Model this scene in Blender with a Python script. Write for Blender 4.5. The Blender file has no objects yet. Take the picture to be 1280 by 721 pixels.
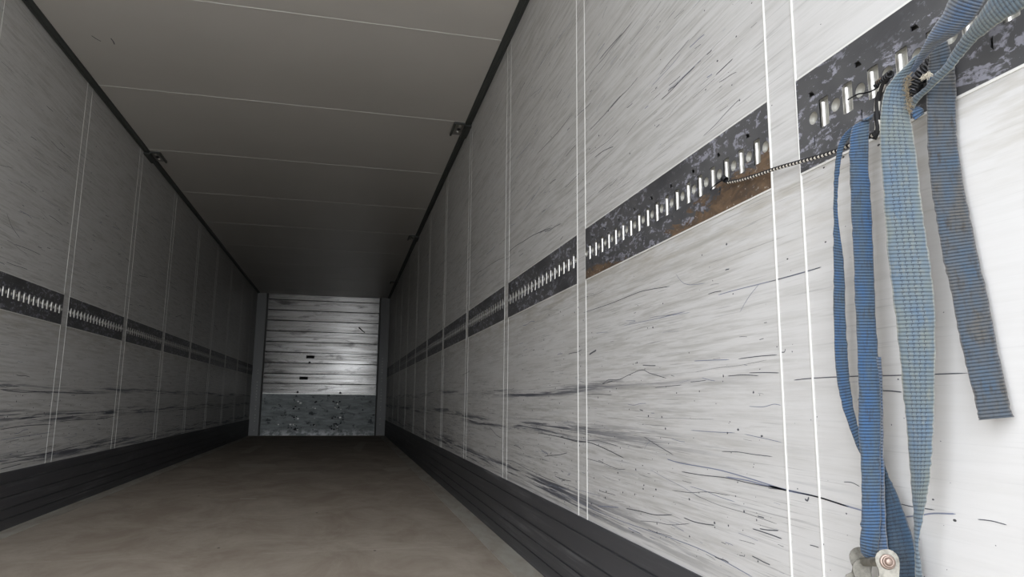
import bpy, bmesh, math, random
from mathutils import Vector, Matrix
from mathutils.geometry import tessellate_polygon

# ------------------------------------------------------------ camera, light, exposure
S = bpy.context.scene
COL = S.collection
FPX, YAW, PITCH, ROLL = 872.72, 0.23283, 0.15936, 0.01056
CAM = Vector((1.6703, 0.0, 0.6862))
cy, sy, cp, sp, cr, sr = (math.cos(YAW), math.sin(YAW), math.cos(PITCH), math.sin(PITCH), math.cos(ROLL), math.sin(ROLL))
r0 = Vector((cy, -sy, 0)); FW = Vector((sy*cp, cy*cp, sp)); u0 = Vector((-sy*sp, -cy*sp, cp))
RT = r0*cr + u0*sr; UP = u0*cr - r0*sr
cd = bpy.data.cameras.new('camera'); cam = bpy.data.objects.new('camera', cd); COL.objects.link(cam)
cd.sensor_width = 36; cd.lens = FPX*36/1280; cd.clip_start = 0.02; cd.clip_end = 300
cam.matrix_world = Matrix(((RT.x, UP.x, -FW.x, CAM.x), (RT.y, UP.y, -FW.y, CAM.y), (RT.z, UP.z, -FW.z, CAM.z), (0, 0, 0, 1)))
S.camera = cam
S.view_settings.view_transform = 'Standard'; S.view_settings.look = 'None'
S.view_settings.gamma = 1; S.view_settings.use_curve_mapping = False
S.view_settings.exposure = 2.47

w = bpy.data.worlds.new('overcast'); S.world = w; w.use_nodes = True
nt = w.node_tree; nt.nodes.clear()
tc = nt.nodes.new('ShaderNodeTexCoord'); sx = nt.nodes.new('ShaderNodeSeparateXYZ')
rmp = nt.nodes.new('ShaderNodeValToRGB'); bg = nt.nodes.new('ShaderNodeBackground'); wo = nt.nodes.new('ShaderNodeOutputWorld')
rmp.color_ramp.elements[0].position = 0.0; rmp.color_ramp.elements[0].color = (.88, .93, 1.0, 1)
rmp.color_ramp.elements[1].position = 0.7; rmp.color_ramp.elements[1].color = (.95, .98, 1.06, 1)
nt.links.new(tc.outputs['Generated'], sx.inputs[0]); nt.links.new(sx.outputs['Z'], rmp.inputs[0])
nt.links.new(rmp.outputs[0], bg.inputs['Color']); nt.links.new(bg.outputs[0], wo.inputs[0])
bg.inputs['Strength'].default_value = 1.0

W, H, L = 2.48, 2.663, 13.906
Y0 = 0.12                       # rear opening
# portal: only guides the sampling of the sky through the open rear doors, gives off no light
pl = bpy.data.lights.new('door_portal', 'AREA'); pl.shape = 'RECTANGLE'; pl.size = W; pl.size_y = H
pl.cycles.is_portal = True
po = bpy.data.objects.new('door_portal', pl); COL.objects.link(po)
po.location = (W/2, Y0+.02, H/2); po.rotation_euler = (math.radians(90), 0, 0)

# ------------------------------------------------------------ helpers
PITCH_POST, YP0, GAP = 1.19878, 1.13618, 0.045
def YP(i): return YP0 + i*PITCH_POST
Z1, Z2, ZS = 1.109, 1.290, 0.298
def pxray(px, py): return RT*((px-640)/FPX) - UP*((py-360.5)/FPX) + FW
def onx(px, py, x=W):
    d = pxray(px, py); return CAM + d*((x-CAM.x)/d.x)
def ony(px, py, y=L):
    d = pxray(px, py); return CAM + d*((y-CAM.y)/d.y)
def onz(px, py, z=0):
    d = pxray(px, py); return CAM + d*((z-CAM.z)/d.z)

class MB:
    def __init__(s): s.v = []; s.f = []; s.uv = []; s.mi = []; s.sm = []
    def face(s, pts, uvs=None, mi=0, smooth=False):
        b = len(s.v); s.v += [tuple(p) for p in pts]; s.f.append(tuple(range(b, b+len(pts))))
        s.uv.append(uvs or [(0, 0)]*len(pts)); s.mi.append(mi); s.sm.append(smooth)
    def grid(s, rows, uvr=None, mi=0, smooth=True, closed=False):
        b = len(s.v); n = len(rows[0])
        for r in rows: s.v += [tuple(p) for p in r]
        m = n if closed else n-1
        for i in range(len(rows)-1):
            for j in range(m):
                k = (j+1) % n
                s.f.append((b+i*n+j, b+i*n+k, b+(i+1)*n+k, b+(i+1)*n+j))
                if uvr:
                    uk = uvr[i][j+1] if j+1 < len(uvr[i]) else uvr[i][k]
                    uk2 = uvr[i+1][j+1] if j+1 < len(uvr[i+1]) else uvr[i+1][k]
                    s.uv.append([uvr[i][j], uk, uk2, uvr[i+1][j]])
                else: s.uv.append([(0, 0)]*4)
                s.mi.append(mi); s.sm.append(smooth)
    def box(s, a, b, mi=0):
        x0, y0, z0 = a; x1, y1, z1 = b
        P = [(x0,y0,z0),(x1,y0,z0),(x1,y1,z0),(x0,y1,z0),(x0,y0,z1),(x1,y0,z1),(x1,y1,z1),(x0,y1,z1)]
        for q in ((0,3,2,1),(4,5,6,7),(0,1,5,4),(1,2,6,5),(2,3,7,6),(3,0,4,7)): s.face([P[i] for i in q], mi=mi)
    def extr(s, prof, axis, a, b, mi=0, smooth=False, caps=True):
        # prof: closed list of 2D points in the plane across the axis
        def P(p, t):
            return {'x': (t, p[0], p[1]), 'y': (p[0], t, p[1]), 'z': (p[0], p[1], t)}[axis]
        n = len(prof)
        if n > 2:
            s.grid([[P(p, a) for p in prof], [P(p, b) for p in prof]], mi=mi, smooth=smooth, closed=True)
            if caps:
                s.face([P(p, a) for p in prof], mi=mi); s.face([P(p, b) for p in reversed(prof)], mi=mi)
    def tube(s, path, r, n=10, mi=0, cap=True):
        path = [Vector(p) for p in path]; rows = []; uvr = []; d = 0; prev = None
        for i, p in enumerate(path):
            t = (path[min(i+1, len(path)-1)] - path[max(i-1, 0)]).normalized()
            if prev is None:
                a = t.cross(Vector((0, 0, 1)));
                if a.length < .1: a = t.cross(Vector((1, 0, 0)))
            else: a = prev - t*prev.dot(t)
            a.normalize(); prev = a; b = t.cross(a)
            rr = r[i] if isinstance(r, (list, tuple)) else r
            if i: d += (p - path[i-1]).length
            rows.append([p + (a*math.cos(2*math.pi*k/n) + b*math.sin(2*math.pi*k/n))*rr for k in range(n)])
            uvr.append([(k/n, d) for k in range(n+1)])
        s.grid(rows, uvr, mi=mi, closed=True)
        if cap: s.face(rows[0][::-1], mi=mi); s.face(rows[-1], mi=mi)
    def build(s, name, mats, parent=None, **props):
        me = bpy.data.meshes.new(name); me.from_pydata(s.v, [], s.f)
        uvl = me.uv_layers.new(name='uv'); k = 0
        for fi, u in enumerate(s.uv):
            for q in u: uvl.data[k].uv = q; k += 1
        for m in (mats if isinstance(mats, (list, tuple)) else [mats]): me.materials.append(m)
        me.polygons.foreach_set('material_index', s.mi); me.polygons.foreach_set('use_smooth', s.sm)
        me.update()
        o = bpy.data.objects.new(name, me); COL.objects.link(o)
        if parent: o.parent = parent
        for a, b in props.items(): o[a] = b
        return o
def weld(o, d=1e-5, recalc=True):
    bm = bmesh.new(); bm.from_mesh(o.data); bmesh.ops.remove_doubles(bm, verts=bm.verts, dist=d)
    if recalc: bmesh.ops.recalc_face_normals(bm, faces=bm.faces)
    bm.to_mesh(o.data); bm.free(); return o
def empty(name, loc, **props):
    o = bpy.data.objects.new(name, None); COL.objects.link(o); o.location = loc; o.empty_display_size = .05
    for a, b in props.items(): o[a] = b
    return o
def catmull(pts, n=6):
    out = []; P = [pts[0]] + list(pts) + [pts[-1]]
    for i in range(1, len(P)-2):
        for k in range(n):
            t = k/n
            out.append(tuple(.5*((2*P[i][c]) + (-P[i-1][c]+P[i+1][c])*t + (2*P[i-1][c]-5*P[i][c]+4*P[i+1][c]-P[i+2][c])*t*t
                       + (-P[i-1][c]+3*P[i][c]-3*P[i+1][c]+P[i+2][c])*t**3) for c in range(len(pts[0]))))
    out.append(tuple(pts[-1])); return out

# ------------------------------------------------------------ materials
class NT:
    def __init__(s, name):
        s.m = bpy.data.materials.new(name); s.m.use_nodes = True; s.t = s.m.node_tree; s.t.nodes.clear()
        s.o = s.n('ShaderNodeOutputMaterial'); s.b = s.n('ShaderNodeBsdfPrincipled'); s.l(s.b.outputs[0], s.o.inputs[0])
        s.tc = s.n('ShaderNodeTexCoord')
    def n(s, k, **kw):
        x = s.t.nodes.new(k)
        for a, b in kw.items(): setattr(x, a, b)
        return x
    def l(s, a, b): s.t.links.new(a, b)
    def put(s, sock, v):
        if hasattr(v, 'is_output') or isinstance(v, bpy.types.NodeSocket): s.l(v, sock)
        else: sock.default_value = v
    def math(s, op, a, b=None, c=None, clamp=False):
        x = s.n('ShaderNodeMath', operation=op, use_clamp=clamp); s.put(x.inputs[0], a)
        if b is not None: s.put(x.inputs[1], b)
        if c is not None: s.put(x.inputs[2], c)
        return x.outputs[0]
    def mapped(s, scale, coord='Object', loc=(0, 0, 0)):
        x = s.n('ShaderNodeMapping'); x.inputs['Scale'].default_value = scale; x.inputs['Location'].default_value = loc
        s.l(s.tc.outputs[coord], x.inputs[0]); return x.outputs[0]
    def noise(s, vec, scale=1, detail=3, rough=.55, dist=0):
        x = s.n('ShaderNodeTexNoise'); s.l(vec, x.inputs['Vector']); x.inputs['Scale'].default_value = scale
        x.inputs['Detail'].default_value = detail; x.inputs['Roughness'].default_value = rough
        x.inputs['Distortion'].default_value = dist; return x.outputs['Fac']
    def ramp(s, f, a, b, va=0, vb=1):
        x = s.n('ShaderNodeMapRange', clamp=True); s.put(x.inputs[0], f)
        for i, v in enumerate((a, b, va, vb)): x.inputs[i+1].default_value = v
        return x.outputs[0]
    def mix(s, f, a, b, blend='MIX'):
        x = s.n('ShaderNodeMix', data_type='RGBA', blend_type=blend); s.put(x.inputs[0], f)
        s.put(x.inputs[6], a if not isinstance(a, tuple) else (*a, 1)); s.put(x.inputs[7], b if not isinstance(b, tuple) else (*b, 1))
        return x.outputs[2]
    def xyz(s, coord='Object'):
        x = s.n('ShaderNodeSeparateXYZ'); s.l(s.tc.outputs[coord], x.inputs[0]); return x.outputs
    def set(s, col=None, rough=None, metal=None, spec=None, aniso=None):
        if col is not None: s.put(s.b.inputs['Base Color'], (*col, 1) if isinstance(col, tuple) else col)
        if rough is not None: s.put(s.b.inputs['Roughness'], rough)
        if metal is not None: s.put(s.b.inputs['Metallic'], metal)
        if spec is not None: s.put(s.b.inputs['Specular IOR Level'], spec)
        return s
    def bump(s, h, strength=.3, dist=.002):
        x = s.n('ShaderNodeBump'); x.inputs['Strength'].default_value = strength; x.inputs['Distance'].default_value = dist
        s.l(h, x.inputs['Height']); s.l(x.outputs[0], s.b.inputs['Normal'])
def plain(name, col, rough=.5, metal=0, spec=.5):
    return NT(name).set(col, rough, metal, spec).m

def wall_material(name):
    t = NT(name)
    z = t.xyz()['Z']
    soft = t.noise(t.mapped((1, 2.6, 62)), 1, 7, .74, .3)
    soft2 = t.noise(t.mapped((1, 3.6, 85), loc=(0, 3, 1)), 1, 3, .6, .3)
    big = t.noise(t.mapped((1, .7, 1.4), loc=(4, 1, 7)), 1, 3, .5)
    mid = t.noise(t.mapped((1, 3.0, 48), loc=(5, 2, 2)), 1, 6, .76, .3)
    c = t.mix(t.math('MULTIPLY', t.ramp(soft, .45, .64), t.ramp(t.xyz()['Y'], .80, 1.6, .2, 1)), (.605, .595, .575), (.51, .497, .47))
    yy = t.xyz()['Y']; c = t.mix(t.math('MULTIPLY', t.ramp(mid, .53, .62), t.ramp(yy, .8, 2.2, .05, .58)), c, (.38, .37, .34))
    yy = t.xyz()['Y']; fresh = t.ramp(yy, .78, 1.5, .15, 1)     # the last panel by the doors is hardly rubbed
    c = t.mix(t.math('MULTIPLY', fresh, t.math('MULTIPLY', t.ramp(soft2, .50, .74), t.ramp(big, .38, .62), clamp=True)), c, (.40, .39, .36))
    # grime rubbed in just under the lashing rail
    under = t.math('MULTIPLY', t.ramp(z, .93, 1.09), t.ramp(z, 1.13, 1.105))
    c = t.mix(t.math('MULTIPLY', under, t.ramp(t.noise(t.mapped((1, 5, 45)), 1, 4, .65), .42, .66, 0, .65)), c, (.36, .33, .27))
    # fine long dark scratches
    patch = t.noise(t.mapped((1, 1.5, 5), loc=(2, 5, 3)), 1, 3, .55)
    fine = t.noise(t.mapped((1, 4.5, 330), loc=(1, 2, 0)), 1, 3, .55, .2)
    sc = t.math('MULTIPLY', t.ramp(fine, .62, .68), t.ramp(patch, .44, .60))
    c = t.mix(t.math('MULTIPLY', sc, t.math('MULTIPLY', fresh, .7)), c, (.13, .13, .13))
    # rubbed dark bands low on the wall
    lowm = t.math('MULTIPLY', t.ramp(z, .95, .40), 1.0)
    low = t.noise(t.mapped((1, 1.3, 70), loc=(7, 4, 2)), 1, 4, .6, .5)
    sc2 = t.math('MULTIPLY', t.ramp(low, .60, .70), t.math('MULTIPLY', lowm, t.ramp(patch, .40, .58)))
    c = t.mix(t.math('MULTIPLY', sc2, t.math('MULTIPLY', fresh, .5)), c, (.09, .10, .13))
    for zc, hw in ((.345, .055), (.575, .040), (.73, .025)):      # bands where pallets and crates rub
        bnd = t.ramp(t.math('ABSOLUTE', t.math('SUBTRACT', z, t.math('ADD', zc, t.math('MULTIPLY', t.math('SUBTRACT', big, .5), .12)))), hw, hw*.3)
        st = t.ramp(t.noise(t.mapped((1, 1.3, 60), loc=(3, zc*9, 0)), 1, 5, .70, .3), .48, .56)
        c = t.mix(t.math('MULTIPLY', t.math('MULTIPLY', bnd, st), t.math('MULTIPLY', t.ramp(yy, 1.2, 2.6), .95)), c, (.075, .08, .10))
    # pits and specks
    for sc_, th, loc in ((9, .022, 0), (22, .040, 3)):
        v = t.n('ShaderNodeTexVoronoi'); t.l(t.mapped((0, .6, 1), loc=(0, loc, loc)), v.inputs['Vector']); v.inputs['Scale'].default_value = sc_
        pick = t.n('ShaderNodeSeparateColor'); t.l(v.outputs['Color'], pick.inputs[0])
        sm = t.math('MULTIPLY', t.math('LESS_THAN', v.outputs['Distance'], th), t.math('GREATER_THAN', pick.outputs[0], .7))
        c = t.mix(t.math('MULTIPLY', sm, t.ramp(patch, .42, .5)), c, (.06, .06, .06))
    t.set(c, .42, 0, .45)
    t.bump(t.noise(t.mapped((1, 1.5, 5)), 1, 2, .5), .35, .01)
    return t.m
M_wall = wall_material('scuffed_white_panel')
M_bead = plain('white_sealant_bead', (.70, .69, .65), .45)
M_scr = plain('charcoal_scratch', (.085, .088, .10), .6)
M_scr2 = plain('blue_grey_scratch', (.20, .22, .29), .6)

t = NT('grey_white_roof_panel')
c = t.mix(t.ramp(t.noise(t.mapped((.8, 1, 1)), 1, 3), .35, .7), (.645, .62, .575), (.60, .575, .53))
t.set(c, .38, 0, .45); t.bump(t.noise(t.mapped((1.2, .8, 1)), 1, 2), .25, .01); M_ceil = t.m

t = NT('worn_plywood_floor')
a = t.noise(t.mapped((4, 2.2, 1)), 1, 6, .7, .4); b = t.noise(t.mapped((2.6, 1.6, 1)), 1, 7, .72, .5)
c = t.mix(t.ramp(b, .38, .66), (.33, .275, .22), (.46, .405, .335))
c = t.mix(t.ramp(a, .55, .80, 0, .35), c, (.26, .20, .16))
f = t.noise(t.mapped((9, 60, 1), loc=(3, 1, 0)), 1, 3, .6, 1.0)
c = t.mix(t.ramp(f, .66, .74, 0, .35), c, (.55, .50, .44))
v = t.n('ShaderNodeTexVoronoi'); t.l(t.mapped((1, .7, 1)), v.inputs['Vector']); v.inputs['Scale'].default_value = 7
pk = t.n('ShaderNodeSeparateColor'); t.l(v.outputs['Color'], pk.inputs[0])
c = t.mix(t.math('MULTIPLY', t.math('LESS_THAN', v.outputs['Distance'], .05), t.math('GREATER_THAN', pk.outputs[0], .8)), c, (.05, .04, .035))
y_ = t.xyz()['Y']
sm = t.math('LESS_THAN', t.math('ABSOLUTE', t.math('SUBTRACT', t.math('FRACT', t.math('DIVIDE', t.math('SUBTRACT', y_, 2.19), 2.5)), .5)), .0022)
c = t.mix(t.math('MULTIPLY', sm, t.ramp(b, .42, .66, 0, .6)), c, (.58, .53, .46))
t.set(c, t.ramp(b, .3, .7, .75, .55), 0, .3); t.bump(a, .3, .003); M_floor = t.m

t = NT('dusty_floor_edge_metal')
b = t.noise(t.mapped((9, 3, 1)), 1, 5, .65, .5)
c = t.mix(t.ramp(b, .4, .65), (.50, .48, .42), (.38, .33, .27)); t.set(c, .65, .2, .4); M_edge = t.m

t = NT('black_ribbed_kick_board')
b = t.noise(t.mapped((1, 1.2, 60)), 1, 4, .6, .4); b2 = t.noise(t.mapped((1, 2, 7)), 1, 4, .6)
c = t.mix(t.math('MULTIPLY', t.ramp(b, .5, .72), t.ramp(b2, .4, .65)), (.058, .058, .062), (.16, .16, .165)); t.set(c, .5, 0, .45); M_skirt = t.m

def rail_material(name, rust=False):
    t = NT(name); g = t.xyz('Object')
    n1 = t.noise(t.mapped((1, 14, 38)), 1, 5, .7, .8); n2 = t.noise(t.mapped((1, 3, 6), loc=(0, 7, 1)), 1, 3, .6)
    n3 = t.noise(t.mapped((1, 70, 110)), 1, 3, .6)
    n4 = t.noise(t.mapped((1, 60, 75), loc=(0, 2, 5)), 1, 4, .7, .4)
    chip = t.math('MULTIPLY', t.ramp(t.math('ADD', n1, t.math('MULTIPLY', t.math('SUBTRACT', n4, .5), .55)), .54, .585), t.ramp(n2, .38, .50))
    chip = t.math('MULTIPLY', chip, t.ramp(n3, .36, .50))
    c = t.mix(t.ramp(n2, .35, .7), (.070, .070, .073), (.13, .128, .128))
    c = t.mix(t.math('MULTIPLY', chip, .85), c, (.36, .36, .41))
    if rust:
        wv = t.math('MULTIPLY', t.math('SUBTRACT', t.noise(t.mapped((1, 11, 26)), 1, 6, .75, .6), .5), .20)
        # patch climbing from the lower edge towards the rear end of the plate, a smaller one at the far end
        lim = t.math('ADD', t.ramp(g['Y'], 0, .46, .088, 0.0), wv)
        r1 = t.math('MULTIPLY', t.math('LESS_THAN', g['Z'], lim), t.math('LESS_THAN', g['Y'], .50))
        lim2 = t.math('ADD', t.ramp(g['Y'], .72, 1.0, 0.0, .024), t.math('MULTIPLY', wv, .5))
        r2 = t.math('MULTIPLY', t.math('LESS_THAN', g['Z'], lim2), t.math('GREATER_THAN', g['Y'], .74))
        rr = t.math('MAXIMUM', r1, r2)
        rc = t.mix(t.ramp(n1, .38, .6), (.22, .145, .088), (.11, .075, .05))
        rc = t.mix(t.ramp(n3, .62, .70), rc, (.5, .45, .4))
        c = t.mix(t.math('MULTIPLY', rr, t.ramp(n4, .36, .48, .66, .97)), c, rc)
    t.set(c, t.ramp(n2, .3, .7, .36, .55), .25, .5); t.bump(n1, .25, .002); return t.m
M_rail = rail_material('chipped_black_steel'); M_railrust = rail_material('rusty_black_steel', True)

t = NT('bright_galvanised_steel')
b = t.noise(t.mapped((90, 90, 60)), 1, 3); t.set(t.mix(t.ramp(b, .4, .7), (.66, .65, .61), (.45, .43, .39)), .33, .75, .5); M_galv = t.m
M_back = plain('pale_channel_backing', (.33, .32, .29), .55, .3)

t = NT('mill_aluminium_plank')
a = t.noise(t.mapped((.9, 1, 22)), 1, 4, .65, .4); b = t.noise(t.mapped((2, 1, 9), loc=(3, 0, 2)), 1, 5, .65, .6)
c = t.mix(t.ramp(a, .4, .66), (.44, .43, .41), (.27, .26, .24)); c = t.mix(t.ramp(b, .54, .66, 0, .8), c, (.10, .095, .09))
t.set(c, t.ramp(a, .3, .7, .20, .30), .9, .5)
t.b.inputs['Anisotropic'].default_value = .85; t.b.inputs['Anisotropic Rotation'].default_value = .25
tg = t.n('ShaderNodeTangent', direction_type='RADIAL', axis='Z'); t.l(tg.outputs[0], t.b.inputs['Tangent'])
M_alu = t.m
t = NT('blotched_galvanised_sheet')
a = t.noise(t.mapped((3, 1, 14)), 1, 5, .7, .6); zz = t.xyz()['Z']
v = t.noise(t.mapped((7, 1, 9), loc=(1, 1, 1)), 1, 4, .7)
c = t.mix(t.ramp(a, .38, .66), (.14, .15, .145), (.27, .29, .28)); c = t.mix(t.ramp(v, .57, .66), c, (.05, .055, .055))
c = t.mix(t.math('MULTIPLY', t.ramp(zz, .14, .03), t.ramp(v, .44, .58)), c, (.62, .62, .62))
t.set(c, .45, .6, .5); M_kick = t.m
M_pillar = plain('dull_grey_pillar', (.30, .30, .29), .5, .4)
M_void = plain('dark_recess', (.015, .015, .015), .8)
M_trim = NT('black_rubber_and_steel_trim').set((.055, .06, .055), .45, 0, .5).m
M_trim2 = plain('grey_trim_lip', (.12, .13, .12), .45)
M_brk = plain('worn_bracket_steel', (.33, .32, .30), .5, .5)

def web_material(name, c1, c2, dirt, dash=False, fade=.5, seed=0, dirtamt=.5, rib=4.6):
    """u runs 0..1 across the webbing, v along it in metres"""
    t = NT(name); uv = t.xyz('UV'); u, v = uv['X'], uv['Y']
    n1 = t.noise(t.mapped((1.5, 14, 1), 'UV', (seed, seed, 0)), 1, 4, .6)
    n2 = t.noise(t.mapped((5, 40, 1), 'UV', (seed+2, 0, 0)), 1, 4, .65)
    n3 = t.noise(t.mapped((60, 500, 1), 'UV'), 1, 2, .5)
    c = t.mix(t.ramp(n1, .36, .64), c1, c2)
    c = t.mix(t.ramp(n2, .52, .72, 0, dirtamt), c, dirt)
    per = rib/1000
    ph = t.math('FRACT', t.math('DIVIDE', t.math('ADD', v, t.math('MULTIPLY', n3, .0012)), per))
    ridge = t.math('SINE', t.math('MULTIPLY', ph, math.pi))                # one rounded rib per pitch
    c = t.mix(t.ramp(ridge, .85, .25, 0, .50 if dash else .74), c, tuple(k*.16 for k in c1))
    # paler worn selvedges
    ed = t.math('ABSOLUTE', t.math('SUBTRACT', u, .5))
    c = t.mix(t.math('MULTIPLY', t.ramp(ed, .455, .48), t.ramp(n2, .35, .6, .25, .75)), c, tuple(min(1, k*1.2+.07) for k in dirt))
    if dash:
        row = t.math('FLOOR', t.math('DIVIDE', v, per))
        alt = t.math('MULTIPLY', t.math('FRACT', t.math('MULTIPLY', row, .5)), .055)
        dm = None
        for k in range(4):
            q = t.math('LESS_THAN', t.math('ABSOLUTE', t.math('SUBTRACT', u, t.math('ADD', .245+.155*k, alt))), .010)
            dm = q if dm is None else t.math('MAXIMUM', dm, q)
        dm = t.math('MULTIPLY', dm, t.math('LESS_THAN', ph, .55))
        dm2 = None
        for k in range(4):   # short cross dashes beside each stitch, in the valleys
            q = t.math('LESS_THAN', t.math('ABSOLUTE', t.math('SUBTRACT', u, .27+.155*k)), .038)
            dm2 = q if dm2 is None else t.math('MAXIMUM', dm2, q)
        dm2 = t.math('MULTIPLY', dm2, t.math('GREATER_THAN', ph, .84))
        c = t.mix(t.math('MULTIPLY', t.math('MAXIMUM', dm, dm2), .75), c, (.015, .02, .035))
    t.set(c, .78, 0, .25)
    t.b.inputs['Sheen Weight'].default_value = .25
    h = t.math('ADD', ridge, t.math('MULTIPLY', n3, .5)); t.bump(h, .7, .0012); return t.m
M_w1 = web_material('blue_webbing', (.048, .108, .215), (.075, .108, .138), (.055, .056, .053), seed=1, dirtamt=.75)
M_w3 = web_material('faded_blue_webbing_dashed', (.090, .132, .178), (.135, .158, .152), (.20, .20, .16), dash=True, seed=4, dirtamt=.5, rib=5.4)
M_w4 = web_material('grimy_blue_grey_webbing', (.050, .078, .112), (.082, .080, .074), (.045, .038, .03), seed=8, dirtamt=.85)
M_w5 = web_material('dark_blue_webbing_dashed', (.030, .060, .10), (.055, .08, .105), (.02, .022, .025), dash=True, seed=12, dirtamt=.6, rib=5)
M_w6 = web_material('bright_blue_worn_webbing', (.055, .115, .225), (.14, .148, .150), (.09, .085, .075), seed=15, dirtamt=.8)
M_fray = plain('frayed_threads', (.55, .50, .40), .9)
M_fray2 = plain('brown_frayed_threads', (.25, .20, .13), .9)

def cord_material(name, per):
  t = NT(name)
  uv = t.xyz('UV'); q = t.math('FRACT', t.math('DIVIDE', uv['Y'], per)); p = t.math('FRACT', t.math('ADD', t.math('MULTIPLY', uv['X'], 2), t.math('MULTIPLY', q, .35)))
  fl = t.math('MULTIPLY', t.math('GREATER_THAN', q, .5), t.math('LESS_THAN', t.math('ABSOLUTE', t.math('SUBTRACT', p, .5)), .24))
  t.set(t.mix(fl, (.018, .017, .017), (.72, .68, .60)), .7, 0, .3); return t.m
M_cord = cord_material('black_cord_with_white_flecks', .0105); M_cord2 = cord_material('black_cord_with_few_flecks', .031)
M_blk = plain('black_wire', (.012, .012, .013), .42, .3)
M_copper = plain('brown_metal_crimp', (.36, .27, .20), .38, .8)
t = NT('tarnished_zinc_plate')
a = t.noise(t.mapped((90, 90, 90)), 1, 4, .65)
t.set(t.mix(t.ramp(a, .38, .66), (.27, .255, .215), (.15, .14, .115)), .42, .55, .5); M_zinc = t.m
M_bolt = NT('rusty_pink_bolt').set((.30, .23, .19), .40, .7, .5).m

t = NT('asphalt_yard'); a = t.noise(t.mapped((1, 1, 1)), .6, 6, .7)
t.set(t.mix(t.ramp(a, .3, .7), (.36, .35, .33), (.46, .45, .425)), .9, 0, .2); M_yard = t.m

# ------------------------------------------------------------ the setting
YR0, YR1 = Y0, L
m = MB(); m.box((-40, -60, -1.35), (42, 60, -1.30)); o = m.build('floor_outside_yard', M_yard, kind='structure'); o.name = 'yard_ground'
m = MB(); m.box((-.06, Y0, -.12), (W+.06, L+.12, 0)); o = m.build('floor', M_floor, kind='structure')
m = MB(); m.box((-1.3, -20, -1.3), (1.05, -9, 2.9)); m.build('reflection_block', plain('dark_block_surface', (.08, .08, .085), .7), kind='structure')  # unseen dark block, added to darken the left of the bulkhead's reflection
# pale scuffed patches on the boards, and the sheet seam lines
for sgn, nm in ((0, 'trim_1'), (1, 'trim_2')):
    m = MB(); x0, x1 = ((.0, .098) if sgn == 0 else (W-.117, W)); m.box((x0, Y0, 0), (x1, L, .003)); m.build(nm, M_edge, kind='structure')

def bead_v(m, x, y, z0, z1, s, r=.0024, mi=1):     # a raised vertical seal bead on a side wall, s = direction off the wall
    n = 6; pr = [(x + s*r*1.0*math.sin(math.pi*k/n), y + r*1.15*math.cos(math.pi*k/n)) for k in range(n+1)]
    m.extr(pr, 'z', z0, z1, mi=mi, smooth=True)

def polyline_on_wall(m, pts, wid, x, s, mi, taper=True):
    pts = catmull([(p.y, p.z) for p in pts], 5) if len(pts) > 2 else [(p.y, p.z) for p in pts]
    P = [Vector((a, b)) for a, b in pts]; n = len(P); L_ = []; R_ = []
    for i in range(n):
        d = P[min(i+1, n-1)] - P[max(i-1, 0)]
        if d.length < 1e-9: d = Vector((1, 0))
        d.normalize(); nn = Vector((-d.y, d.x)); ww = wid*1.35*(1 if not taper or 0 < i < n-1 else .25)/2
        L_.append(P[i]+nn*ww); R_.append(P[i]-nn*ww)
    m.grid([[(x+s*.0004, a.x, a.y) for a in L_], [(x+s*.0004, a.x, a.y) for a in R_]], mi=mi, smooth=False)

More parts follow.
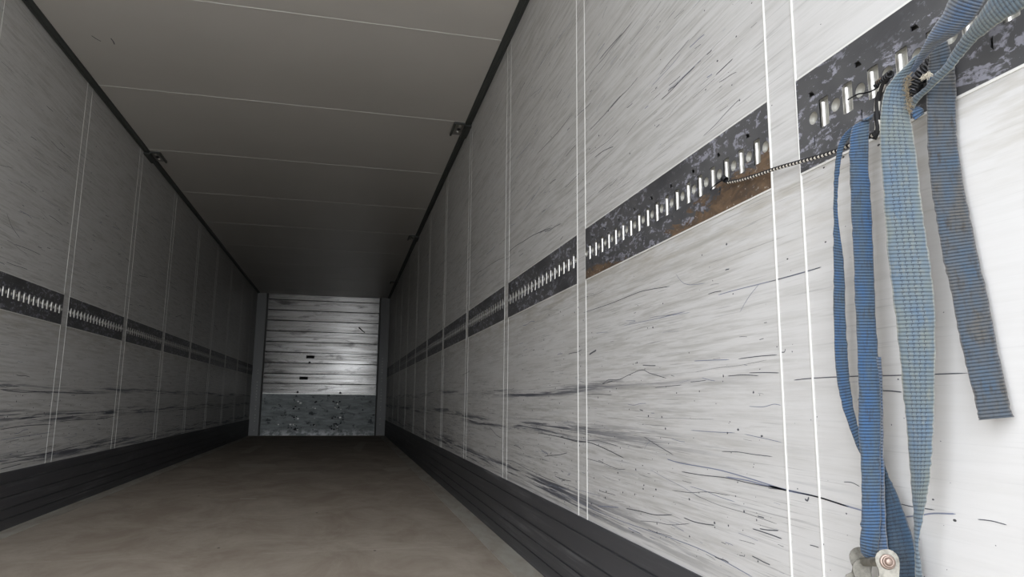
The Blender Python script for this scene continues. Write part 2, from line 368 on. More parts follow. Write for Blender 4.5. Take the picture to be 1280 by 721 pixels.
TR = [  # the long scratches of the near wall: (crop x0, y0, zoom), width in mm, tint, points
 (700,250,3.135,1.3,2,[(90,442),(200,405),(290,368),(340,353),(430,338)]),
 (700,250,3.135,1.1,3,[(620,372),(690,352),(850,312),(950,285),(1025,262)]),
 (700,250,3.135,1.0,3,[(250,492),(330,475),(400,460),(490,437)]),
 (700,250,3.135,.8,3,[(455,290),(480,322),(515,332),(570,325)]),
 (700,250,3.135,.8,3,[(780,330),(740,380),(705,440)]),
 (700,480,2.992,1.8,2,[(0,197),(70,212),(110,218),(170,242),(240,277)]),
 (700,480,2.992,1.2,2,[(100,210),(150,213),(218,232)]),
 (700,480,2.992,1.0,2,[(100,278),(160,295),(215,317),(245,318)]),
 (700,480,2.992,1.3,2,[(315,197),(350,220),(425,265)]),
 (700,480,2.992,1.8,3,[(400,280),(450,295),(520,307),(600,322),(700,350),(780,375),(850,398),(965,422),(1077,458)]),
 (700,480,2.992,1.3,2,[(455,327),(530,340),(620,350),(700,368),(790,385),(850,397)]),
 (700,480,2.992,1.8,3,[(620,346),(700,360),(760,376),(845,397)]),
 (700,480,2.992,1.3,3,[(30,415),(110,460),(200,500),(280,530),(400,570),(520,615),(620,665),(720,721)]),
 (700,480,2.992,1.0,2,[(605,252),(660,253),(720,262),(795,271)]),
 (700,480,2.992,1.0,3,[(490,172),(560,178),(655,182)]),
 (700,480,2.992,.8,3,[(690,187),(760,202),(830,218)]),
 (730,440,4.507,1.2,2,[(20,180),(105,175),(140,155),(195,155),(250,130),(325,100),(370,118),(465,147)]),
 (730,440,4.507,1.2,3,[(620,50),(700,46),(820,42)]),(730,440,4.507,1.2,2,[(870,38),(980,24),(1090,15)]),
 (730,440,4.507,1.1,2,[(810,135),(900,128),(985,133)]),(730,440,4.507,1.2,2,[(930,117),(1020,115),(1100,117)]),
 (730,440,4.507,1.2,2,[(10,240),(80,237),(160,242)]),(730,440,4.507,1.0,2,[(400,200),(470,192),(550,185)]),
 (730,440,4.507,1.0,2,[(600,168),(640,165),(690,158)]),(730,440,4.507,.8,3,[(930,305),(1010,308),(1070,293),(1110,300)]),
 (730,440,4.507,.8,3,[(340,548),(355,520),(375,500)]),
 (960,360,4,1.2,2,[(130,460),(230,450),(450,440),(660,436),(1000,425)]),(960,360,4,1.4,2,[(565,513),(610,514),(670,520)]),
 (960,360,4,1.0,3,[(400,470),(450,468)]),
 (960,541,4,1.8,3,[(0,262),(100,285),(250,320),(360,355),(480,390)]),(960,541,4,1.2,2,[(0,275),(60,282),(100,290)]),
 (960,541,4,.9,2,[(380,245),(420,248),(460,268)]),(960,541,4,1.1,2,[(665,355),(720,368),(835,385)]),
 (960,541,4,1.5,3,[(685,420),(760,412),(830,402),(940,405)]),(960,541,4,1.2,2,[(210,560),(232,565),(255,573)]),
 (960,541,4,.9,2,[(1050,432),(1120,440),(1195,460)]),(960,541,4,2.5,2,[(185,330),(198,338),(205,320)]),
 (960,180,4,1.0,3,[(0,690),(180,640),(265,615)]),
 (720,0,5.12,1.4,2,[(60,525),(110,450),(180,370),(240,290),(360,140)]),
 (720,0,5.12,1.2,2,[(200,717),(260,640),(330,575),(400,490)]),(720,0,5.12,1.2,2,[(595,548),(630,520),(670,485)]),
 (720,0,5.12,1.5,2,[(895,480),(950,428),(1005,375)]),(720,0,5.12,3,2,[(535,345),(553,312)]),
 (720,0,5.12,1.1,2,[(250,320),(280,290)]),(720,0,5.12,1.0,3,[(130,717),(160,660),(190,610)]),
 (720,0,5.12,1.0,3,[(670,345),(600,430),(480,555)]),(720,0,5.12,1.2,2,[(170,120),(185,70),(200,40)]),
 (480,260,4.507,2.2,2,[(500,393),(525,370),(550,350)]),(480,260,4.507,2.2,2,[(700,250),(740,215),(790,185),(850,148),(945,110)]),
 (600,280,6.006,1.6,2,[(0,360),(100,290),(190,245)]),
 (480,0,3.607,1.8,2,[(690,695),(780,600),(850,510)]),(480,0,3.607,1.8,2,[(970,270),(1020,210),(1075,150)]),
 (480,0,3.607,1.5,2,[(925,590),(1000,510),(1080,420)]),(480,0,3.607,1.8,2,[(950,710),(990,680),(1035,660)]),
 (480,0,3.607,3,2,[(838,255),(850,225)]),(480,0,3.607,1.5,3,[(700,300),(770,200),(850,90)]),
 (600,520,4.805,1.8,2,[(350,100),(430,115),(500,130),(580,152),(640,155)]),
 (600,520,4.805,1.3,2,[(150,265),(200,270),(260,305),(330,340),(380,365),(455,395)]),
 (600,520,4.805,1.4,2,[(450,360),(500,380),(550,390)]),(600,520,4.805,1.6,3,[(0,235),(60,260),(130,300)]),
 (730,300,4.507,4,2,[(30,645),(50,632),(70,620)]),(730,300,4.507,1.0,3,[(10,590),(40,620)]),
 (730,300,4.507,1.4,2,[(1110,632),(1130,630),(1135,612)]),(730,300,4.507,1.2,2,[(700,305),(740,292),(775,287)]),
 (730,300,4.507,1.0,3,[(70,525),(100,520),(135,518)]),(730,300,4.507,.9,3,[(235,455),(290,455),(250,470)]),
]
def side_wall(name, x, s, first, scr):
    """panels, raised posts, rail channel, seal beads and scratches of one side wall; s = +1 if the room lies towards +x"""
    m = MB(); T = .045; b = x - s*T
    def slab(y0, y1, z0, z1, depth=0): m.box((min(b, x-s*depth), y0, z0), (max(b, x-s*depth), y1, z1))
    ys = [Y0, YP(-1+first)+GAP] if first > 0 else [Y0, Y0+.0001]
    slab(YR0, YR1, -.02, Z1); slab(YR0, YR1, Z2, H+.02)
    lo = YR0 if first >= 1 else None
    for i in range(first-1, 11):
        y0, y1 = YP(i)-GAP, YP(i)+GAP
        if i == first-1: y0 = YR0
        y0 = max(y0, YR0)
        if y1 > y0: slab(y0, y1, Z1, Z2)
    m.box((min(b, x-s*.016), YR0, Z1), (max(b, x-s*.016), YR1, Z2), mi=4)
    for i in range(-0, 11):
        for q in (-GAP, GAP):
            bead_v(m, x, YP(i)+q, ZS, H-.008, s, .0026 if i < 2 else .0017)
            if i < 2:
                pass
    # thin pressed edge along the rail opening
    for i in range(first-1, 11):
        a, c = YP(i)+GAP, (YP(i+1)-GAP if i < 10 else L)
        if a < YR0: a = YR0
        for z, dz in ((Z1, -1), (Z2, 1)):
            m.box((min(x, x+s*.002), a, min(z, z+dz*.004)), (max(x, x+s*.002), c, max(z, z+dz*.004)), mi=1)
    for (X, Yv, k, wd, mi, pts) in scr:
        P = [onx(X+p[0]/k, Yv+p[1]/k, x) for p in pts]
        polyline_on_wall(m, P, wd/1000, x, s, mi)
    rnd = random.Random(11 if s < 0 else 5)
    for k in range(1300):      # pits and black specks
        y = .75 + 8*rnd.random()**1.5; z = rnd.choice([rnd.uniform(.32, 1.07), rnd.uniform(.32, .75), rnd.uniform(1.32, 2.6)])
        rr = rnd.choice([.0009, .0013, .0018, .0026])*(1+y*.10); a0 = rnd.random()*6
        if rnd.random() < .4: y, z = y + .1*math.sin(k*3), max(.32, z)
        if y < 1.25: rr *= .55
        if Z1-.01 < z < Z2+.01 or (y < 1.25 and k % 3): continue
        m.face([(x+s*.0005, y+rr*rnd.uniform(.6, 1.7)*math.cos(a0+q*math.pi/3), z+rr*rnd.uniform(.6, 1.3)*math.sin(a0+q*math.pi/3)) for q in range(6)], mi=2)
    for k in range(1000):
        y = 1.2 + 8.5*rnd.random()**1.3; z = rnd.choice([rnd.uniform(.32, .5), rnd.uniform(.32, 1.05), rnd.uniform(1.32, 2.3), rnd.uniform(1.32, 2.3), rnd.uniform(1.3, 1.8)])
        ln = rnd.choice([.015, .02, .03, .05, .08, .14, .25])*rnd.uniform(.5, 1.3); sl = rnd.gauss(0, .07)
        n = 4; P = []; zz = z
        for j in range(n):
            P.append(Vector((x, y+ln*j/(n-1), zz))); zz += ln/(n-1)*(sl + rnd.gauss(0, .05))
        if any(abs((q.z-(Z1+Z2)/2)) < .11 for q in P) or P[-1].z < .31: continue
        polyline_on_wall(m, P, rnd.choice([.0004, .0006, .0009, .0016])*(.8+.12*y), x, s, rnd.choice([2, 2, 3]))
    return m.build(name, [M_wall, M_bead, M_scr, M_scr2, M_back], kind='structure')
side_wall('wall_right', W, -1, 0, TR)
TL = [(0,480,2.991,2.5,2,[(220,140),(290,133),(370,130),(430,120)]),(0,480,2.991,2.5,2,[(0,170),(100,155),(200,150)]),
      (0,480,2.991,3,2,[(0,20),(80,30),(180,28),(350,36)]),(0,480,2.991,2,3,[(0,210),(90,195),(190,180)]),
      (0,480,2.991,3,2,[(0,300),(60,288),(140,272)]),(0,480,2.991,3,2,[(60,275),(160,262),(300,228)]),
      (0,480,2.991,3,2,[(0,318),(40,308),(80,298)]),(0,480,2.991,2,2,[(250,270),(330,240),(400,225)]),
      (0,300,3.606,2,2,[(65,18),(130,42),(185,68)]),(0,300,3.606,2,2,[(0,672),(150,680),(230,690)]),
      (0,300,3.606,2,3,[(230,425),(250,420)]),(0,0,2.403,2,2,[(20,640),(35,680),(60,715)]),(0,0,2.403,2,2,[(50,620),(80,632)])]
side_wall('wall_left', 0, 1, 2, TL)

# ceiling with its seams
m = MB(); m.box((-.05, Y0, H), (W+.05, L+.1, H+.05))
for i in range(0, 11):
    r = .003; n = 6
    pr = [(YP(i)+r*math.cos(math.pi*k/n), H - r*.8*math.sin(math.pi*k/n)) for k in range(n+1)]
    m.extr(pr, 'x', 0.03, W-.03, mi=1, smooth=True)
for a in ([(275,107),(290,117),(303,124)], [(333,115),(340,124),(344,133)]):
    P = [onz(p[0]/2.403, p[1]/2.403, H) for p in a]
    for q in range(len(P)-1):
        A, B = P[q], P[q+1]; d = (B-A).normalized(); nn = Vector((-d.y, d.x, 0))*.003
        m.face([(*(A+nn)[:2], H-.0004), (*(B+nn)[:2], H-.0004), (*(B-nn)[:2], H-.0004), (*(A-nn)[:2], H-.0004)], mi=2)
m.build('ceiling', [M_ceil, M_bead, M_scr], kind='structure')

# pale scuffs on the floor boards
m = MB()
rnd = random.Random(9)
def floor_patch(pts):
    P = [onz(a, b, 0) for a, b in pts]; m.face([(p.x, p.y, .0006) for p in P])
for q in ([(298,579.5),(344,580),(345,583),(322,584.5),(300,583)], [(345,591.5),(400,589),(400,590.2),(346,593)], [(478,586),(505,583),(515,584),(507,588),(486,589.5)],
          [(300,622.5),(320,622.5),(321,623.8),(300,624)], [(300,566),(318,557),(330,556),(312,566)], [(440,560),(452,552),(458,553),(450,565)]):
    floor_patch(q)
m.build('trim_5', plain('bare_pale_wood', (.46, .42, .35), .7), kind='structure')
# kick boards (baseboards) with horizontal ribs
for nm, x, s in (('baseboard_right', W, -1), ('baseboard_left', 0, 1)):
    m = MB(); pr = [(0, 0), (.006, 0)]
    for z in (.055, .108, .168, .241):
        pr += [(.006, z-.004), (.0085, z-.002), (.0085, z+.0005), (.002, z+.001), (.002, z+.005), (.006, z+.006)]
    pr += [(.006, ZS-.006), (.0045, ZS), (0, ZS)]
    P = [(x+s*a, b) for a, b in pr]
    m.extr(P, 'y', Y0, L); m.build(nm, M_skirt, kind='structure')
# wall / ceiling trims: dark strip with a paler lip
for nm, x, s in (('trim_3', W, -1), ('trim_4', 0, 1)):
    m = MB(); pr = [(0, -.010), (.012, -.012), (.013, -.016), (.019, -.016), (.020, -.010), (.040, -.009), (.047, -.004), (.047, 0), (0, 0)]
    m.extr([(x+s*a, H+b) for a, b in pr], 'y', Y0, L); m.build(nm, [M_trim, M_trim2], kind='structure')

# front bulkhead: planks, corner pillars, steel kick sheet
m = MB(); yb = L
zs = [H-.003, H-.107]; z = H-.107
while z > .80: z -= .2035; zs.append(max(z, .775))
zs = [H-.003, 2.557, 2.357, 2.156, 1.953, 1.752, 1.552, 1.352, 1.151, .965, .775]
for a, b in zip(zs[:-1], zs[1:]):
    m.extr([(yb+.001, b), (yb+.001, a-.016), (yb+.02, a-.014), (yb+.02, a), (yb+.05, a), (yb+.05, b)], 'x', .16, W-.16, mi=0)
for a in zs[1:-1]: m.box((.2, yb-.0006, a-.006), (W-.2, yb+.02, a+.005), mi=3)
m.box((.18, yb-.006, .0), (W-.18, yb+.05, .772), mi=1)
m.box((.18, yb-.011, .766), (W-.2, yb-.0005, .781), mi=5)
for px, py in ((388,446),(379.5,472.5)):
    c = ony(px, py, yb); m.box((c.x-.075, yb-.0006, c.z-.028), (c.x+.075, yb+.002, c.z+.028), mi=3)
for px, py in ((372,490),(425.5,491),(387,453)):
    c = ony(px, py, yb); m.box((c.x-.018, yb-.0006, c.z-.018), (c.x+.018, yb+.002, c.z+.018), mi=3)
A, B = ony(448.5, 409, yb), ony(456, 416, yb); d = (B-A).normalized(); nn = Vector((-d.z, 0, d.x))*.013
m.face([tuple(A+nn-Vector((0,.0008,0))), tuple(A-nn-Vector((0,.0008,0))), tuple(B-nn*.5-Vector((0,.0008,0))), tuple(B+nn*.5-Vector((0,.0008,0)))], mi=3)
rnd = random.Random(3)
for k in range(70):   # dents and bare nicks on the kick sheet, mostly in the rows of fixings
    cx_ = rnd.choice([.78, .86, 1.16, 1.52, 1.6, rnd.uniform(.3, 2.1)])+rnd.gauss(0, .03); cz_ = rnd.choice([.62, .5, .34, .20, .12])+rnd.gauss(0, .02)
    r = rnd.uniform(.008, .022)
    m.face([(cx_+r*math.cos(q), yb-.0066, cz_+r*.8*math.sin(q)) for q in [k2*math.pi/4 for k2 in range(8)]], mi=3 if rnd.random() < .7 else 5)
for x0, x1 in ((.0, .2), (W-.2, W)):
    m.extr([(x0, yb-.05), (x0, yb+.05), (x1, yb+.05), (x1, yb-.02) if x0 == 0 else (x1, yb-.05), (x1-.03 if x0 == 0 else x1, yb-.05)] if x0 == 0 else
           [(x0, yb-.02), (x0, yb+.05), (x1, yb+.05), (x1, yb-.05), (x0+.03, yb-.05)], 'z', 0, H, mi=2)
for k in range(26):  # rivet heads down the pillars
    for xx in (.1, W-.1):
        if rnd.random() < .6:
            z = .1+k*.055; m.box((xx-.008, yb-.053, z-.006), (xx+.008, yb-.05, z+.006), mi=5)
m.box((-.05, yb+.05, -.1), (W+.05, yb+.1, H+.05), mi=2)
m.build('wall_back', [M_alu, M_kick, M_pillar, M_void, M_void, M_galv], kind='structure')

# ------------------------------------------------------------ roof strip brackets
def bracket(x, y, s, label):
    e = empty('roof_bracket', (x, y, H), label=label, category='bracket', group='steel brackets along the roof edge')
    m = MB(); X = lambda a: s*a
    m.box((min(X(.0), X(.046)), 0, -.030), (max(X(0), X(.046)), .24, -.0165)); m.build('strip_clamp', M_trim, e)
    m = MB(); pts = [(.044, 0), (.125, 0), (.125, .24), (.044, .24)]
    m.box((min(X(.044), X(.125)), 0, -.006), (max(X(.044), X(.125)), .24, -.0005)); m.build('mounting_plate', M_brk, e)
    m = MB(); m.box((min(X(.112), X(.125)), -.004, -.020), (max(X(.112), X(.125)), .24, -.0062))
    m.box((min(X(.046), X(.112)), -.004, -.020), (max(X(.046), X(.112)), .006, -.0062)); m.build('rim', M_trim, e)
    for yy in (.06, .12, .18):
        m = MB(); n = 12
        c = (X(.075), yy)
        m.grid([[(c[0]+r*math.cos(2*math.pi*k/n), c[1]+r*math.sin(2*math.pi*k/n), z) for k in range(n)] for r, z in ((.013, -.006), (.013, -.011), (.009, -.014), (.0005, -.015))], closed=True)
        m.build('bolt', M_void if yy == .12 else M_galv, e)
for x, y, s, lab in ((W, 4.73, -1, 'steel bracket on the right roof edge, nearest and largest'),
                     (0, 5.97, 1, 'steel bracket on the left roof edge where the third seam meets it'),
                     (W, 8.33, -1, 'small dark steel bracket farther in on the right roof edge, second from the camera'),
                     (W, 11.75, -1, 'tiny dark steel bracket near the end of the right roof edge')):
    bracket(x, y, s, lab)

# ------------------------------------------------------------ lashing rails
def arc(c, r, a0, a1, n, sz=1): return [(c[0]+r*math.cos(a0+(a1-a0)*k/n), c[1]+sz*r*math.sin(a0+(a1-a0)*k/n)) for k in range(n+1)]
def rail_plate_mesh(length, nslot, s, mat):
    """steel strip with vertical slots, round holes and small punched notches; s = side the room lies on"""
    hz = (Z2-Z1)/2; loops = [[(0.0005, 0), (length-.0005, 0), (length-.0005, Z2-Z1), (0.0005, Z2-Z1)]]
    for k in range(nslot):
        y = .045+.06*k; r = .002
        c = []
        for (qy, qz, a) in ((.0125-r, .0265-r, 0), (-.0125+r, .0265-r, 90), (-.0125+r, -.0265+r, 180), (.0125-r, -.0265+r, 270)):
            c += arc((y+qy, hz+qz), r, math.radians(a), math.radians(a+90), 3)
        loops.append(c)
    for k in range(nslot+1):
        y = .015+.06*k; rr = .0120
        loops.append([(y+rr*math.cos(2*math.pi*j/20), hz+rr*math.sin(2*math.pi*j/20)) for j in range(20)])
        if k % 2 == 1:
            loops.append([(y-.009, hz+.041), (y+.009, hz+.0425), (y+.009, hz+.0515), (y-.001, hz+.0515)])
            loops.append([(y-.001, hz-.053), (y+.004, hz-.046), (y+.003, hz-.036), (y-.002, hz-.034)])
    bm = bmesh.new(); edges = []
    for lp in loops:
        vs = [bm.verts.new((0, a, b)) for a, b in lp]
        edges += [bm.edges.new((vs[i], vs[(i+1) % len(vs)])) for i in range(len(vs))]
    bmesh.ops.triangle_fill(bm, edges=edges, use_beauty=True, use_dissolve=False)
    ex = bmesh.ops.extrude_face_region(bm, geom=list(bm.faces))
    for v in ex['geom']:
        if isinstance(v, bmesh.types.BMVert): v.co.x += s*.003
    bmesh.ops.recalc_face_normals(bm, faces=bm.faces)
    me = bpy.data.meshes.new('perforated_plate'); bm.to_mesh(me); bm.free(); me.materials.append(mat); return me
def slot_collar_mesh(s):
    m = MB(); w_, h_, dp = .0125, .0265, .008
    n = 8  # bright rolled bead on the far cheek of the slot
    pr = [(-s*.0095 + s*.0085*math.sin(math.pi*k/n)*1.15 , w_ - .0045 + .0045*math.cos(math.pi*k/n)*-1) for k in range(n+1)]
    pr = [(-s*.0075, w_)] + [(-s*.0075 + s*.0078*math.sin(math.pi*k/n), w_-.0055+.0052*math.cos(math.pi*k/n)) for k in range(n+1)]
    m.grid([[(a, b, z) for a, b in pr] for z in (-h_, h_-.006)], smooth=True)
    m.face([(a, b, h_-.006) for a, b in pr]); m.face([(a, b, -h_) for a, b in pr])
    n = 6   # a second, flatter fold on the near cheek
    pr = [(-s*.0078 + s*.0030*math.sin(math.pi*k/n), -w_+.0045+.0044*math.cos(math.pi*k/n)) for k in range(n+1)]
    m.grid([[(a, b, z) for a, b in pr] for z in (-h_, h_)], smooth=True)
    for (y0, z0, y1, z1) in ((-w_, -h_, -w_, h_), (w_, h_, w_, -h_), (-w_, h_, w_, h_), (w_, -h_, -w_, -h_)):
        m.face([(0, y0, z0), (0, y1, z1), (-s*dp, y1, z1), (-s*dp, y0, z0)])
    m.face([(-s*dp, -w_, -h_), (-s*dp, w_, -h_), (-s*dp, w_, h_), (-s*dp, -w_, h_)], mi=1)
    o = m.build('slot_collar', [M_galv, M_back2]); me = o.data; bpy.data.objects.remove(o); return me
def hole_collar_mesh(s):
    m = MB(); n = 20
    m.grid([[(x, r*math.cos(2*math.pi*k/n), r*math.sin(2*math.pi*k/n)) for k in range(n)] for r, x in ((.0122, 0), (.0112, -s*.002), (.0108, -s*.008), (.004, -s*.0088), (.0003, -s*.0088))], closed=True)
    o = m.build('hole_collar', M_back2); me = o.data; bpy.data.objects.remove(o); return me
M_back2 = NT('dusty_pale_steel').set((.34, .33, .29), .5, .35, .5).m
ORD = ['', 'second', 'third', 'fourth', 'fifth', 'sixth', 'seventh', 'eighth', 'ninth', 'tenth', 'eleventh', 'twelfth']
SEG = PITCH_POST - 2*GAP
for side, x, s, first in (('right', W, -1, 0), ('left', 0, 1, 2)):
    pm = rail_plate_mesh(SEG, 18, s, M_rail)
    sm_, hm = slot_collar_mesh(s), hole_collar_mesh(s)
    for i in range(first-1 if side == 'right' else first, 11):
        y0 = YP(i)+GAP; ln, ns, mesh = SEG, 18, pm
        if i == 10: ln, ns = L-.06-y0, 9; mesh = rail_plate_mesh(ln, ns, s, M_rail)
        shift = 0
        if i == -1:                         # the first rail runs out at the rear opening
            y0 = YP(0)-GAP-.72; ln, ns = .72, 11
            mesh = rail_plate_mesh(ln, ns, s, M_rail)
            y0 = YP(0)-GAP-ln
        if side == 'right' and i == 0: mesh = rail_plate_mesh(SEG, 18, s, M_railrust)
        k = i-(first-1 if side == 'right' else first)
        if side == 'right':
            lab = ['chipped black steel lashing rail on the right wall, nearest, partly behind the blue straps',
                   'perforated black steel lashing rail with rusty lower edge and cord hooked to it',
                   'chipped black lashing rail on the right wall just beyond the rusty one'][k] if k < 3 else \
                  'black perforated lashing rail on the right wall, %s one counted from the camera' % ORD[k]
        else:
            lab = 'dark perforated lashing rail on the left wall, cut by the left edge of the view' if k == 0 else \
                  'dark perforated lashing rail on the left wall, %s one counted from the left edge' % ORD[k]
        e = empty('lashing_rail', (x, y0, Z1), label=lab, category='rail', group='lashing rails along the %s wall' % side)
        p = bpy.data.objects.new('perforated_plate', mesh); COL.objects.link(p); p.parent = e
        p.location = (-s*.001, 0, 0)
        for j in range(ns):
            q = bpy.data.objects.new('slot_collar', sm_); COL.objects.link(q); q.parent = e; q.location = (s*.0012, .045+.06*j, (Z2-Z1)/2)
        if i < 8:
            for j in range(ns+1):
                if j == ns and i == -1: pass
                q = bpy.data.objects.new('hole_collar', hm); COL.objects.link(q); q.parent = e; q.location = (s*.0008, .015+.06*j, (Z2-Z1)/2)

# ------------------------------------------------------------ webbing straps
def ribbon(name, st, mat, parent, n=7, th=.0022, belly=.0, sub=6, edge_noise=.0004, seed=0, **props):
    """st: stations (left px, left py, left depth plane x, right px, right py, right depth plane x) down the strap"""
    rnd = random.Random(seed)
    P = [(*onx(a, b, c), *onx(d, e_, f)) for a, b, c, d, e_, f in st]
    P = catmull(P, sub); rows = []; uvr = []; dist = 0; prev = None
    for p in P:
        A, B = Vector(p[:3]), Vector(p[3:]); mid = (A+B)/2
        if prev is not None: dist += (mid-prev).length
        prev = mid; rows.append((A, B)); uvr.append(dist)
    m = MB(); top = []; bot = []; uu = []
    for i, (A, B) in enumerate(rows):
        t_ = (rows[min(i+1, len(rows)-1)][0]+rows[min(i+1, len(rows)-1)][1]-rows[max(i-1, 0)][0]-rows[max(i-1, 0)][1])
        nn = (B-A).cross(t_); nn.normalize()
        if nn.dot(CAM-A) < 0: nn = -nn
        r1, r2 = [], []
        jA, jB = rnd.gauss(0, edge_noise), rnd.gauss(0, edge_noise); ax = (B-A).normalized()
        for k in range(n):
            f = k/(n-1); p = A.lerp(B, f) + ax*(jA if k == 0 else (jB if k == n-1 else 0))
            o_ = nn*(belly*math.sin(math.pi*f))
            e_ = th/2*(1 if 0 < k < n-1 else .45)
            r1.append(p+o_+nn*e_); r2.append(p+o_-nn*e_)
        ring = r1 + r2[::-1]; top.append(ring)
        us = [(k/(n-1), uvr[i]) for k in range(n)]; uu.append(us+us[::-1]+[us[0]])
    m.grid(top, uu, closed=True); m.face(top[0]); m.face(top[-1][::-1])
    o = m.build(name, mat, parent, **props); weld(o); 
    for pl_ in o.data.polygons: pl_.use_smooth = True
    return o, rows

base = onx(1108, 700, 2.40)
RS = empty('ratchet_strap', base, label='narrow blue ratchet strap looped over the rail with metal ratchet hanging at its end', category='strap')
parts = []
def rib(name, st, mat, root, **kw):
    o, rows = ribbon(name, st, mat, None, **kw); o.parent = root; o.location = -root.location; parts.append(o); return o, rows
# left thin loop, twisting
rib('loop_webbing', [(1083,148,2.444,1092,142,2.450),(1070,155,2.440,1087,152,2.449),(1056,166,2.436,1070,163,2.444),(1047,184,2.434,1056,182,2.441),
    (1043,212,2.434,1050,211,2.440),(1042,245,2.434,1047,246,2.439),(1042,275,2.434,1048,276,2.439),(1042,310,2.434,1053,312,2.442),(1042,345,2.434,1056,346,2.444),
    (1042,385,2.434,1056.5,386,2.444),(1043,430,2.434,1059,430,2.445),(1045,465,2.436,1061,464,2.447),(1051,500,2.440,1065,497,2.450),
    (1062,535,2.446,1072,531,2.453),(1074,565,2.452,1086,558,2.460),(1086,590,2.456,1102,580,2.466)], M_w1, RS, seed=1)
# main hanging length down to the ratchet spool
rib('hanging_webbing', [(1086,149,2.432,1092,146,2.436),(1068,156,2.424,1088,149,2.438),(1063,172,2.420,1086,168,2.436),(1062,205,2.418,1086,205,2.436),(1064,255,2.418,1089,255,2.436),
    (1066,300,2.418,1091,300,2.436),(1068,350,2.418,1093,350,2.436),(1070,400,2.418,1095,400,2.436),(1072,450,2.418,1098,450,2.437),(1073,500,2.417,1101,500,2.437),
    (1073,540,2.416,1101,540,2.437),(1076,580,2.416,1101,580,2.435),(1077,620,2.415,1101,620,2.433),(1076,655,2.414,1101,655,2.432),(1075,680,2.414,1098,685,2.431),
    (1076,690,2.416,1096,697,2.432),(1081,696,2.422,1096,702,2.436)], M_w1, RS, belly=.0015, seed=2)
rib('stitched_tail', [(1080,446,2.428,1101,446,2.4375),(1080,480,2.428,1103.5,480,2.4395),(1080,540,2.428,1104.5,540,2.4395),(1080,600,2.427,1105.5,600,2.4390),(1080,650,2.426,1107.5,650,2.4385),(1080,690,2.424,1111,690,2.4385)],
    M_w6, RS, seed=3, label='brighter blue folded tail stitched behind the hanging length')
rib('long_tail_webbing', [(1084,560,2.452,1102,556,2.458),(1096,590,2.448,1108,588,2.454),(1098,615,2.445,1119,611,2.454),(1099,640,2.443,1128,634,2.455),(1100,665,2.442,1137,660,2.455),
    (1101,690,2.441,1144,685,2.455),(1103,720,2.440,1149,718,2.455),(1105,760,2.440,1153,756,2.455),(1107,800,2.440,1156,798,2.455)], M_w5, RS, seed=4, label='dark blue webbing with dashed weave')
# ratchet: side plates round the spool axis
PL, PR = onx(1079, 702, 2.436), onx(1109, 702, 2.392)
ax = (PR-PL).normalized(); dn = Vector((0, 0, -1)); dn = (dn - ax*dn.dot(ax)).normalized(); sd = ax.cross(dn).normalized()
if sd.dot(RT) < 0: sd = -sd
RBm = []
def plate(name, c, out, th, mat, par):
    m = MB(); f = [c + sd*a + dn*b + ax*th/2 for a, b in out]; g = [c + sd*a + dn*b - ax*th/2 for a, b in out]
    m.grid([f, g], closed=True, smooth=False); m.face(f[::-1]); m.face(g); o = m.build(name, mat, par)
    o.location = -base; return weld(o)
R_ = .0150
outline = [(R_*math.cos(a), -R_*math.sin(a)) for a in [math.radians(q) for q in range(0, 181, 15)]]
right_pl = [(.0150, 0), (.0146, -.006), (.0125, -.0105), (.0085, -.0142), (.0035, -.0158), (-.002, -.0158), (-.0075, -.0140), (-.0120, -.0100), (-.0145, -.005), (-.0148, 0), (-.0138, .006), (-.0120, .011), (-.0125, .018), (-.0205, .022), (-.022, .030), (-.026, .045), (-.022, .075), (.010, .082), (.0128, .05), (.0130, .03), (.0120, .018), (.0140, .008)]
left_pl = [(a*1.05-.003 if b < .012 else a*1.1-.004, b*1.05-.004) for a, b in right_pl]
RF = plate('ratchet_buckle', PR, right_pl, .0022, M_zinc, RS); RF['label'] = 'tarnished steel ratchet buckle'
q = plate('side_plate', PL, left_pl, .0022, M_zinc, RF); q.location = (0, 0, 0)
q = plate('release_lever', PL + ax*.007 + dn*.012, [(a*.8-.006, b*.9) for a, b in right_pl], .0018, M_zinc, RF); q.location = (0, 0, 0)
def disc(name, c, prof, mat, par, n=28):
    m = MB(); m.grid([[c + ax*h + (sd*math.cos(2*math.pi*k/n)+dn*math.sin(2*math.pi*k/n))*max(r, .0001) for k in range(n)] for r, h in prof], closed=True)
    o = m.build(name, mat, par); return o
disc('spool', PL, [(.0, -.001), (.0062, -.001), (.0062, (PR-PL).length+.001), (0, (PR-PL).length+.001)], M_zinc, RF)
disc('washer', PR, [(.0, .001), (.0098, .001), (.0098, .0026), (.0085, .0034), (0, .0034)], M_bolt, RF)
disc('bolt', PR, [(.0074, .003), (.0074, .0058), (.0066, .0072), (.0052, .0070), (.0048, .0056), (.0046, .0056), (.0044, .0082), (.0036, .0092), (.0, .0095)], M_bolt, RF)
hp = [PL + dn*.062 + sd*-.012 + ax*.0, PL + dn*.062 + sd*-.012 + ax*(PR-PL).length]
m = MB(); m.tube(hp, .006, 12); o = m.build('handle_bar', M_zinc, RF)

